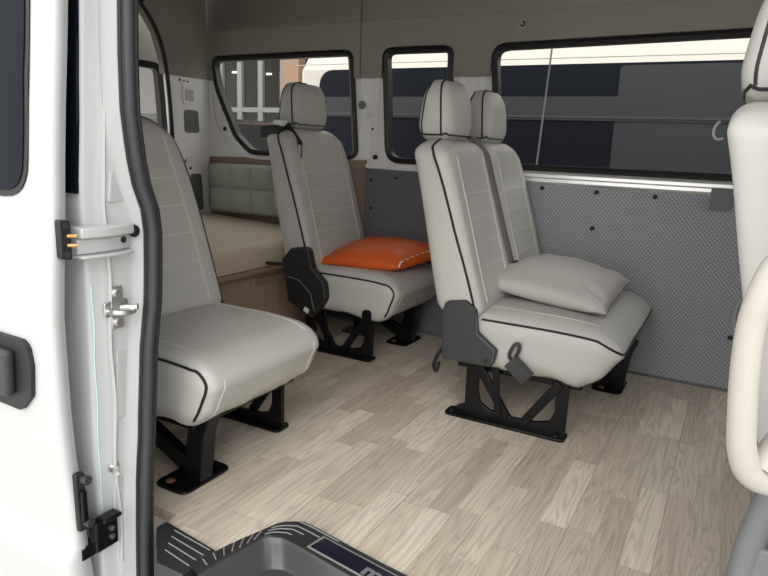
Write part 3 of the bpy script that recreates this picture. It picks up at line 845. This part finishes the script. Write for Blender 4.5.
# white stitched zip line of the orange pillow
mb = MB()
for k in range(9):
    j0 = 3+k*4
    a = [P(n-1, min(n, j0+t), 1)+Vector((.003, 0, .004)) for t in (0, 1, 2)]
    mb.tube(a, .0018 if k else .003, 5)
mb.tube([P(n-1, 3, 1)+Vector((.004, 0, .006)), P(n-1, 2, 1)+Vector((.005, -.004, -.012))], .0035, 6)
mb.build('zip_stitches', WHITEL, o)

# ================================================================== BED AT THE REAR
bb = thing('bed_platform', 'wood-fronted bed platform across the rear behind the single seats', 'bed', (-1.8, 1.9, 0))
MB().box((-.43, 0, .335), (.86, 1.70, .022)).build('platform_board', WOODY, bb, bev=.002)
mb = MB(); mb.box((-.06, .28, .162), (.018, 1.12, .324)); mb.build('front_panel', WOOD, bb, bev=.001)
MB().box((-.045, .55, .275), (.014, .50, .03)).build('ledge_strip', WOODY, bb, bev=.001)
mb = MB(); mb.box((-.45, -.28, .16), (.76, .018, .32)); mb.build('side_panel', WOOD, bb)
def mfn(p):
    t = (p.x+.42)/.84
    z = .3465+.055+p.z*(1+.35*(1-t))+.03*(1-t)*.5
    if p.z < 0: z = .3465+(p.z+.05)*.2
    return Vector((-1.80-.43+p.x+.012, 1.9+p.y, z+(.004*noise.noise(Vector((p.x*4, p.y*4, 0))) if p.z > 0 else 0)))
o = rbox('mattress', (.84, 1.69, .10), (.03, .03, .03), (14, 20, 2), mfn, BEDTOP); tag(o, 'tan upholstered mattress on the wood-fronted rear platform', 'mattress')
# quilted pad against the side wall
PW, PH = .60, .27
def pad_fn(p):
    u = (p.x+PW/2)/PW*4; v = (p.z+PH/2)/PH*2
    q = abs(math.sin(PI*u))**.5*abs(math.sin(PI*v))**.5 if p.y < 0 else 0
    return Vector((-2.30+p.x, 2.738+p.y-.034*q, .635+p.z))
o = rbox('quilted_pad', (PW, .05, PH), (.02, .02, .02), (48, 2, 24), pad_fn, SAGE); tag(o, 'sage green quilted pad standing on the mattress against the side wall', 'cushion')

# ================================================================== ENTRY STEP
stp = thing('entry_step', 'black ribbed plastic entry step let into the floor edge', 'step', (0, 0, 0))
outp = catmull([(-.905, .86, 0), (-.897, .923, 0), (-.879, .99, 0), (-.859, 1.048, 0), (-.842, 1.092, 0), (-.806, 1.121, 0), (-.764, 1.124, 0), (-.514, 1.085, 0), (-.2, 1.06, 0), (.14, 1.04, 0)], 5)
inpp = catmull([(-.871, .85, 0), (-.864, .90, 0), (-.854, .945, 0), (-.846, .99, 0), (-.838, 1.022, 0), (-.815, 1.040, 0), (-.766, 1.043, 0), (-.514, 1.004, 0), (-.2, .98, 0), (.14, .96, 0)], 5)
cen = Vector((-.4, .70, 0))
def off(q, d):
    return q+(cen-q).normalized()*d
loops = [[(q.x, q.y, -.004) for q in outp], [(q.x, q.y, .010) for q in outp]]
mid = [a.lerp(b, .06) for a, b in zip(outp, inpp)]
loops.append([(q.x, q.y, .015) for q in mid])
mid = [a.lerp(b, .90) for a, b in zip(outp, inpp)]
loops.append([(q.x, q.y, .016) for q in mid])
loops.append([(q.x, q.y, .012) for q in inpp])
vs = [v for L in loops for v in L]; k_ = len(outp); fs = []
for a in range(len(loops)-1):
    for i in range(k_-1): fs.append((a*k_+i, a*k_+i+1, (a+1)*k_+i+1, (a+1)*k_+i))
MB().add(vs, fs).build('rim', STEPPL, stp)
tr = [[(q.x, q.y, .012) for q in inpp], [(off(q, .010).x, off(q, .010).y, -.002) for q in inpp], [(off(q, .02).x, off(q, .02).y, -.045) for q in inpp], [(off(q, .028).x, off(q, .028).y, -.052) for q in inpp], [(off(q, .070).x, off(q, .070).y, -.056) for q in inpp], [(off(q, .078).x, off(q, .078).y, -.064) for q in inpp], [(off(q, .10).x, off(q, .10).y, -.20) for q in inpp], [(q.x, .80, -.20) for q in inpp]]
vs = [v for L in tr for v in L]; fs = []
for a in range(len(tr)-1):
    for i in range(k_-1): fs.append((a*k_+i, a*k_+i+1, (a+1)*k_+i+1, (a+1)*k_+i))
MB().add(vs, fs).build('well', STEPIN, stp)
e0 = [Vector(L[0]) for L in tr]
MB().add(e0, [tuple(range(len(e0)))]).build('well_end', STEPIN, stp)
# ribs: across the left arm, along the back arm
for i in range(3, 17, 2):
    a, b = outp[i], inpp[i]
    MB().tube([a.lerp(b, .15)+Vector((0, 0, .0155)), a.lerp(b, .78)+Vector((0, 0, .0165))], .0018, 6).build('rib', RIBGREY, stp)
for f, i0, i1 in ((.14, 27, 32), (.36, 19, 31), (.56, 19, 30), (.78, 19, 29)):
    MB().tube([outp[i].lerp(inpp[i], f)+Vector((0, 0, .0158)) for i in range(i0, i1+1)], .0018, 6).build('rib', RIBGREY, stp)
# sill flange at the left
fp = round_poly([(-.972, .83), (-.895, .83), (-.893, .930), (-1.07, .952), (-1.072, .922)], [.005, .005, .01, .008, .008])
sf = MB().prism(fp, 'z', -.26, .016).build('sill_flange', STEPPL, stp, bev=.006)
for y in (.938, .918, .897, .876):
    MB().tube([(-1.025+(.938-y)*.6, y-.004, .0158), (-.905, y-.016, .0158)], .0018, 6).build('rib', RIBGREY, stp)
# name plate on the back arm
def backline(x, f):
    best = min(range(k_), key=lambda i: abs(outp[i].x-x))
    return outp[best].lerp(inpp[best], f)
ang = math.atan2(1.085-1.12, .14+.5)
pl = bpy.data.objects.new('name_plate', None); COL.objects.link(pl); pl.parent = stp
npoly = [(-.738, .0), (-.5, .0), (-.15, .0), (-.15, .045), (-.5, .045), (-.728, .045)]
def plmap(x, d, z): return (x+.012, 1.048+(x+.738)*(-.155 if x < -.5 else -.155*.238/(x+.738)-.08*(x+.5)/(x+.738))+d, z)
def plprism(poly, z0, z1, name, m):
    q = [plmap(x, d, 0)[:2] for (x, d) in poly]
    return MB().prism(q, 'z', z0, z1).build(name, m, pl, bev=.001)
plprism([(-.745, -.004), (-.5, -.004), (-.145, -.004), (-.145, .050), (-.5, .050), (-.735, .050)], .010, .0175, 'plate_border', RIBGREY)
plprism(npoly, .012, .0185, 'plate_face', NAVY)
tx = bpy.data.curves.new('lettering', 'FONT'); tx.body = 'ma'; tx.size = .046; tx.extrude = .0006; tx.offset = .0016; tx.shear = .0
tx.materials.append(LETTER)
to = bpy.data.objects.new('lettering', tx); to.location = (-.585, 1.048+(-.585+.738)*-.155+.006, .0192); to.rotation_euler = (0, 0, -.154); to.scale = (1.35, 1, 1)
COL.objects.link(to); bpy.context.view_layer.update()
lm = bpy.data.meshes.new_from_object(to.evaluated_get(bpy.context.evaluated_depsgraph_get())); mw = to.matrix_world.copy()
bpy.data.objects.remove(to); lo = bpy.data.objects.new('lettering', lm); COL.objects.link(lo); lo.parent = pl; lo.matrix_basis = mw

# ================================================================== SLIDING DOOR (slid back along the body)
YD = [(-.5, .775), (-.1, .752), (.077, .737), (.33, .722), (.534, .721), (.778, .740), (.955, .755), (1.126, .773), (1.7, .84)]
sd = thing('sliding_door', 'white sliding door pushed back, filling the left edge of the photo', 'door', (-1.1, .74, -.4))
L0 = Vector(sd.location)
secs = []
zs = [-.45, -.3, -.1, -.02, .02, .035, .05, .08, .15, .25, .35, .45, .55, .65, .75, .85, .95, 1.05, 1.15, 1.3, 1.5, 1.6]
for z in zs:
    a = interp(YD, z)
    k = 0
    if z < .05: k = -.020 if z <= .02 else (-.014 if z < .04 else 0)
    L = [(-2.35, a+k), (-1.7, a+k), (-1.116, a+k), (-1.106, a+.002+k*.8), (-1.102, a+.008+k*.3), (-1.101, a+.020), (-1.104, a+.024), (-1.106, a+.032), (-1.115, a+.038), (-1.2, a+.040), (-2.35, a+.040)]
    secs.append([Vector((x, y, z))-L0 for (x, y) in L])
vs = [v for s in secs for v in s]; n = len(secs[0]); fs = []
for i in range(len(secs)-1):
    for k in range(n): fs.append((i*n+k, i*n+(k+1) % n, (i+1)*n+(k+1) % n, (i+1)*n+k))
fs += [tuple(range(n)), tuple((len(secs)-1)*n+k for k in range(n))]
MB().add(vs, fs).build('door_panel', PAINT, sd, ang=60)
# window: curved dark slab with rounded lower front corner
def skin_patch(poly, dy, th, m, name, parent):
    # poly in (x,z) refined; thin slab following the door skin
    bm = bmesh.new(); vv = [bm.verts.new((p[0], 0, p[1])) for p in poly]
    f = bm.faces.new(vv)
    zc = sorted(set(zs+[.80, .9, 1.0]))
    for z in zc:
        bmesh.ops.bisect_plane(bm, geom=bm.verts[:]+bm.edges[:]+bm.faces[:], plane_co=(0, 0, z), plane_no=(0, 0, 1))
    g = bmesh.ops.extrude_face_region(bm, geom=bm.faces[:])
    ex = set(e for e in g['geom'] if isinstance(e, bmesh.types.BMVert))
    for v in bm.verts:
        base = interp(YD, v.co.z)
        v.co.y = base+dy-(th if v in ex else 0)
        v.co -= L0
    bmesh.ops.recalc_face_normals(bm, faces=bm.faces)
    me = bpy.data.meshes.new(name); bm.to_mesh(me); bm.free()
    return link(name, me, m, parent, smooth=False)
wp = round_poly([(-2.2, .775), (-1.166, .775), (-1.166, 1.5), (-2.2, 1.5)], .075)
skin_patch(wp, .003, .006, RUBBERW, 'window_seal', sd)
skin_patch(inset_poly(wp, .012), -.002, .003, DARKGLASS, 'window_pane', sd)
# handle
hb = round_poly([(-1.36, .352), (-1.205, .348), (-1.168, .385), (-1.160, .45), (-1.168, .49), (-1.185, .500), (-1.36, .502)], .02)
h_ = skin_patch(hb, .004, .014, BLKSOFT, 'door_handle', sd); bevel(h_, .004)
hg = round_poly([(-1.36, .375), (-1.215, .378), (-1.205, .476), (-1.36, .478)], .012)
g_ = skin_patch(hg, -.010, .020, BLKPL, 'grip', h_); bevel(g_, .008, 3)
# electrical contact block and lower latch plate on the front edge
cb = MB(); cb.prism(round_poly([(.744-L0.y, .668-L0.z), (.768-L0.y, .662-L0.z), (.768-L0.y, .738-L0.z), (.744-L0.y, .742-L0.z)], .006), 'x', -1.104-L0.x, -1.088-L0.x)
cb = cb.build('contact_block', BLKSOFT, sd, bev=.003)
for z in (.692, .710):
    MB().cyl((-1.090-L0.x, .760-L0.y, z-L0.z), (-1.078-L0.x, .772-L0.y, z-L0.z), .0036, 10).build('pin', BRASS, cb)
for z in (.675, .73):
    MB().cyl((-1.089-L0.x, .756-L0.y, z-L0.z), (-1.085-L0.x, .756-L0.y, z-L0.z), .006, 10).build('screw', BLKPL, cb)
lp = MB(); lp.prism(round_poly([(.744-L0.y, .092-L0.z), (.766-L0.y, .090-L0.z), (.764-L0.y, .222-L0.z), (.742-L0.y, .225-L0.z)], .006), 'x', -1.104-L0.x, -1.092-L0.x)
lp = lp.build('latch_plate', BLKSOFT, sd, bev=.003)
for z in (.110, .207):
    MB().cyl((-1.094-L0.x, .760-L0.y, z-L0.z), (-1.078-L0.x, .762-L0.y, z-L0.z), .0095, 14).build('buffer', RUBBER, lp)
MB().box((-1.088-L0.x, .754-L0.y, .15-L0.z), (.012, .012, .07)).build('latch_tongue', BLACK, lp, bev=.002)
ar = MB(); ar.box((-1.095-L0.x, .802-L0.y, .062-L0.z), (.025, .056, .070)); ar.box((-1.083-L0.x, .808-L0.y, .100-L0.z), (.03, .046, .010)); ar.box((-1.115-L0.x, .775-L0.y, .03-L0.z), (.03, .05, .03))
ar = ar.build('guide_arm', BLACK, sd, bev=.004)
for z in (.05, .07): MB().cyl((-1.083-L0.x, .812-L0.y, z-L0.z), (-1.079-L0.x, .812-L0.y, z-L0.z), .006, 10).build('bolt', STEEL, ar)

# fittings on the door post
rl = MB()
ysl = [.784+i*.0112 for i in range(12)]
def bow(y): return -1.100+.010*math.sin((y-.78)/.13*PI)
def hbar(z0, z1, d):
    v = []; f = []
    for y in ysl:
        x = bow(y)
        v += [(x-.02, y, z0), (x+d, y, z0+.002), (x+d, y, z1-.002), (x-.02, y, z1)]
    for i in range(len(ysl)-1):
        for k in range(4): f.append((i*4+k, i*4+(k+1) % 4, (i+1)*4+(k+1) % 4, (i+1)*4+k))
    f += [(0, 1, 2, 3), tuple((len(ysl)-1)*4+k for k in (3, 2, 1, 0))]
    rl.add(v, f)
hbar(.700, .724, .018); hbar(.660, .670, .018); hbar(.668, .702, .004)
o = rl.build('slide_rail', PAINT, bev=.003); tag(o, 'white slide rail channel crossing the door post beside the black contact block', 'rail')
MB().cyl((bow(.885)+.003, .885, .690), (bow(.885)+.006, .885, .690), .007, 14).build('hole', BLKSOFT, o)
ys_ = .912
o = MB().cyl((-1.092, ys_, .705), (-1.085, ys_, .705), .013, 18).cyl((-1.086, ys_, .705), (-1.081, ys_, .705), .007, 12).build('rubber_stopper', RUBBERW, bev=.002); tag(o, 'round dark rubber stopper at the end of the slide rail', 'stopper')
# striker
sk = thing('door_striker', 'steel door striker bolted to the white door post', 'striker', (-1.103, .868, .548)); sk.scale = (1.15, 1.2, 1.25)
yb = 0
MB().prism(round_poly([(-.012, -.036), (.012, -.036), (.012, -.014), (.022, -.012), (.022, .012), (.012, .014), (.012, .036), (-.012, .036), (-.012, .014), (-.026, .010), (-.026, -.012), (-.012, -.014)], .003, 3), 'x', 0, .006).build('plate', STEEL, sk, bev=.001)
for z in (-.025, .025): MB().cyl((.005, 0, z), (.012, 0, z), .0075, 12).build('bolt', STEEL, sk)
MB().tube(catmull([(.004, -.018, -.004), (.022, -.014, -.004), (.030, .0, -.005), (.028, .016, -.005), (.016, .022, -.005)], 6), .005, 10).build('loop', STEEL, sk)
MB().cyl((.010, .004, .0), (.034, .020, .002), .0055, 12).build('pin', STEEL, sk)
o = thing('alignment_pin', 'small steel alignment pin low on the white door post', 'pin', (-1.105, .842, .195))
MB().cyl((0, 0, 0), (.004, 0, 0), .013, 14).build('plate', STEEL, o); MB().tube([(.002, 0, 0), (.02, -.004, .002), (.034, -.016, 0)], [.006, .005, .0045], 10).build('pin', STEEL, o)

# grab handle in the doorway
gh = thing('grab_handle', 'cream plastic grab handle looping down at the right of the doorway', 'handle', (.1, .85, .5))
G0 = Vector((.1, .85, .5))
pts = [(.10, .87, .842), (.072, .85, .815), (.050, .832, .782), (.040, .823, .747), (.036, .82, .711), (.037, .815, .663), (.041, .812, .615), (.047, .813, .570), (.060, .82, .540), (.082, .832, .530), (.108, .845, .538), (.15, .862, .56)]
pth = catmull(pts, 7); m = len(pth)
rad = [.0158+.003*math.sin(PI*i/(m-1))*0 + (.004*max(0, (i-m*.6)/(m*.4))) for i in range(m)]
MB().tube([p-G0 for p in pth], rad, 14, rx=1.05).build('loop_bar', CREAM, gh)
MB().tube([Vector(p)-G0 for p in catmull([(.072, .828, .545), (.094, .842, .585), (.118, .855, .63), (.15, .87, .70)], 6)], .020, 12).build('mount', CREAM, gh)

# ================================================================== SMALL THINGS ON THE FAR WALL
for (x, z, lb) in ((-.509, .745, 'under the ledge rail, middle of the panel'), (-.282, .743, 'under the ledge rail, towards the right'), (-.737, .748, 'under the ledge rail, beside the bench backrest'), (-.51, .595, 'lower on the panel, below the middle one'), (.056, .22, 'low at the panel end near the grab handle')):
    o = MB().cyl((x, YW-.020, z), (x, YW-.012, z), .0095, 16).cyl((x, YW-.0225, z), (x, YW-.018, z), .005, 12).build('panel_clip', BLKSOFT, bev=.002)
    tag(o, 'round black panel clip '+lb, 'clip', 'panel clips')
for (x, z, lb) in ((-1.59, .73, 'the top left corner of the plain felt panel'), (-1.585, .593, 'the left edge of the plain felt panel, below the corner one'), (-1.452, .748, 'the top edge of the plain felt panel under the narrow window')):
    o = MB().cyl((x, YW-.016, z), (x, YW-.011, z), .0075, 12).build('panel_screw', BLKSOFT, bev=.002); tag(o, 'small dark screw at '+lb, 'screw', 'felt panel screws')
rail = bpy.data.objects['trim_4']
MB().prism(round_poly([(-.086, .712), (-.012, .712), (-.012, .792), (-.086, .792)], .004), 'y', YW-.040, YW-.028).build('grey_cover_plate', GREYPL, rail, smooth=False)
bt = thing('belt_anchor', 'steel belt anchor bolt on the post between two windows', 'anchor', (-1.653, YW-.008, 1.087))
MB().cyl((0, 0, 0), (0, -.012, 0), .021, 8).cyl((0, -.01, 0), (0, -.02, 0), .012, 6).build('bolt', mat('anchor_steel', (.30, .30, .29), .4, metal=.8), bt, bev=.002)
MB().prism(round_poly([(.022, -.062), (.048, -.062), (.048, -.024), (.022, -.024)], .003), 'y', -.002, -.008).build('tab', WHITEL, bt)
ck = thing('coat_hook', 'small steel coat hook on the headliner above the wide window', 'hook', (-.88, YW-.016, 1.418))
MB().prism(round_poly([(-.016, -.018), (.016, -.018), (.016, .018), (-.016, .018)], .005), 'y', -.001, -.006).build('plate', mat('hook_plate', (.42, .41, .38), .5), ck)
MB().cyl((0, -.004, 0), (0, -.009, 0), .012, 14).build('hook_socket', BLKSOFT, ck)
MB().cyl((0, -.004, 0), (0, -.020, 0), .0065, 12).build('hook_stud', STEEL, ck, bev=.001)
jh = thing('window_hook', 'pale J-shaped piece at the right end of the wide window', 'hook', (-.095, YW-.012, 1.0))  # J-shaped tube on a short stub in front of the pane
MB().tube(catmull([(0, 0, .035), (-.012, -.004, .015), (-.012, -.006, -.012), (.002, -.008, -.028), (.022, -.006, -.024)], 6), .0045, 8).build('j_arm', mat('j_grey', (.55, .55, .54), .4), jh)
MB().cyl((0, 0, .035), (0, .010, .035), .006, 8).build('base', mat('j_base_grey', (.4, .4, .4), .4), jh)

# ================================================================== OUTSIDE THE FAR WINDOWS
vn = thing('parked_van', 'white van with dark side glass parked beyond the windows', 'van', (0, 4.0, -.6))
V0 = Vector((0, 4.0, -.6))
vx0, vx1, vy = -2.845, 2.2, 3.90
def vb(poly, d0, d1, name, m, parent=vn, bev=None):
    q = [(p[0]-V0.x, p[1]-V0.z) for p in poly]
    return MB().prism(q, 'y', d0-V0.y, d1-V0.y).build(name, m, parent, smooth=False, bev=bev)
MB().prism([(p[0]-V0.y, p[1]-V0.z) for p in [(vy, -.35), (vy, 1.40), (vy+.05, 1.46), (vy+.16, 1.62), (vy+.36, 1.80), (vy+.7, 1.88), (vy+1.7, 1.88), (vy+1.7, -.35)]], 'x', vx0, vx1).build('body', mat('cream_paint', (.66, .62, .56), .35), vn, bev=.02)
GLB = mat('van_glass', (.010, .012, .020), .45, spec=.12)
gl = vb(round_poly([(-2.68, .72), (2.0, .72), (2.0, 1.405), (-2.68, 1.395)], [.06, .06, .06, .12]), vy-.012, vy+.001, 'side_glass', GLB)
vb(round_poly([(-.66, .74), (1.98, .74), (1.98, 1.39), (-.66, 1.385)], .03), vy-.014, vy-.008, 'reflection_pane', mat('van_glass_reflection', (.055, .058, .064), .35, spec=.2), gl)  # lighter grey painted in for the reflection missing from the wide window
vb([(-2.66, 1.085), (1.9, 1.085), (1.9, 1.225), (-2.66, 1.215)], vy-.020, vy-.013, 'grey_reflection', mat('reflection_grey', (.055, .057, .062), .4, spec=.2), gl)  # grey stripe that paints a reflection onto the dark glass
vb([(-2.66, 1.10), (1.9, 1.10), (1.9, 1.112), (-2.66, 1.110)], vy-.024, vy-.019, 'reflection_line', mat('reflection_line_grey', (.07, .072, .075), .4), gl)  # thin paler line of the same painted reflection
MB().box((-.37, vy+.032-V0.y, 1.436-V0.z), (5.1, .006, .008)).build('roof_seam', mat('seam_grey', (.35, .33, .30), .6), vn)
for x in (-2.2, 1.5):
    w = MB().cyl((x, vy-.01-V0.y, .33), (x, vy+.2-V0.y, .33), .33, 28).build('wheel', RUBBERW, vn)

# shop building behind
bd = thing('shop_building', 'glazed shop front behind the parked van seen through the rear window', 'building', (-6, 8, -.6))
B0 = Vector((-6, 8, -.6))
mb = MB(); mb.box((0, 2.0, 2.1), (12, .2, 4.4)); mb.build('back_wall', mat('shop_wall', (.24, .235, .22), .8), bd)
mb = MB(); mb.box((0, 1.0, 4.3), (12, 2.2, .15)); mb.build('soffit', mat('shop_soffit', (.35, .34, .33), .8), bd)
FR = mat('shop_frame', (.27, .275, .27), .4)
for k, x in enumerate([-2.0, -1.37, -.98, -.57, -.15]):
    MB().box((x, 0, 2.1), (.09, .09, 4.2)).build('mullion', FR, bd)
MB().box((-1.1, 0, 1.955), (2.0, .08, .07)).build('transom', FR, bd)
MB().box((-.6, .02, 2.1), (3.3, .012, 4.2)).build('glazing', glass_mat('shop_glass', (.60, .60, .57), .0), bd)
CLD = mat('brown_cladding', (.36, .235, .165), .6)
MB().box((.07, 0, 2.1), (.30, .3, 4.2)).build('wood_column', CLD, bd, bev=.01)
for (x, z) in ((-1.75, 2.62), (-1.15, 2.58), (-.35, 2.3)):
    MB().box((x, .8, z), (.05 if z < 2.5 else .22, .05, .55 if z < 2.5 else .03)).build('strip_lamp', emit_mat('shop_lamp', (1, .97, .9), 3.0), bd)

car = thing('dark_car', 'small dark car with a red tail light seen through the rear window', 'car', (-7.35, 6.6, -.6))
cp = round_poly([(-1.9, .30), (1.9, .30), (1.97, .95), (1.90, 1.25), (1.55, 1.76), (-1.0, 1.80), (-1.5, 1.20), (-2.3, 1.0), (-2.4, .5)], [.1, .1, .15, .1, .2, .25, .2, .2, .15])
MB().prism(cp, 'y', -.85, .85).build('body', mat('car_paint', (.035, .036, .038), .25, coat=.6), car, smooth=False, bev=.06)
MB().prism(round_poly([(-1.15, 1.18), (1.5, 1.22), (1.3, 1.62), (-.9, 1.66)], .06), 'y', -.862, -.845).build('window', DARKGLASS, car, smooth=False)
for x in (-1.3, 1.25):
    for y in (-.86, .62): MB().cyl((x, y, .36), (x, y+.24, .36), .36, 24).build('wheel', RUBBERW, car)
MB().box((1.80, -.80, 1.42), (.14, .14, .24)).build('tail_light', emit_mat('tail_light', (.8, .03, .07), .6), car, bev=.01)

# ================================================================== LIGHT
wd = bpy.data.worlds.new('sky'); SC.world = wd; wd.use_nodes = True
N = wd.node_tree.nodes; Lk = wd.node_tree.links; bg = N['Background']
tc = N.new('ShaderNodeTexCoord'); sp = N.new('ShaderNodeSeparateXYZ'); Lk.new(tc.outputs['Generated'], sp.inputs[0])
rp = N.new('ShaderNodeValToRGB'); rp.color_ramp.elements[0].position = .0; rp.color_ramp.elements[0].color = (1.0, .99, .97, 1)
rp.color_ramp.elements[1].position = .8; rp.color_ramp.elements[1].color = (1.0, 1.0, 1.0, 1)
Lk.new(sp.outputs[2], rp.inputs['Fac']); Lk.new(rp.outputs['Color'], bg.inputs['Color'])
bg.inputs['Strength'].default_value = 1.12
s = bpy.data.lights.new('sun', 'SUN'); s.energy = .95; s.angle = math.radians(50); s.color = (1, .97, .92)
so = bpy.data.objects.new('sun', s); COL.objects.link(so)
so.rotation_euler = Vector((-.22, .8, -.6)).to_track_quat('-Z', 'Y').to_euler()

SC.view_settings.view_transform = 'Standard'; SC.view_settings.look = 'None'; SC.view_settings.gamma = 1.0
SC.view_settings.use_curve_mapping = False; SC.view_settings.exposure = 0.80
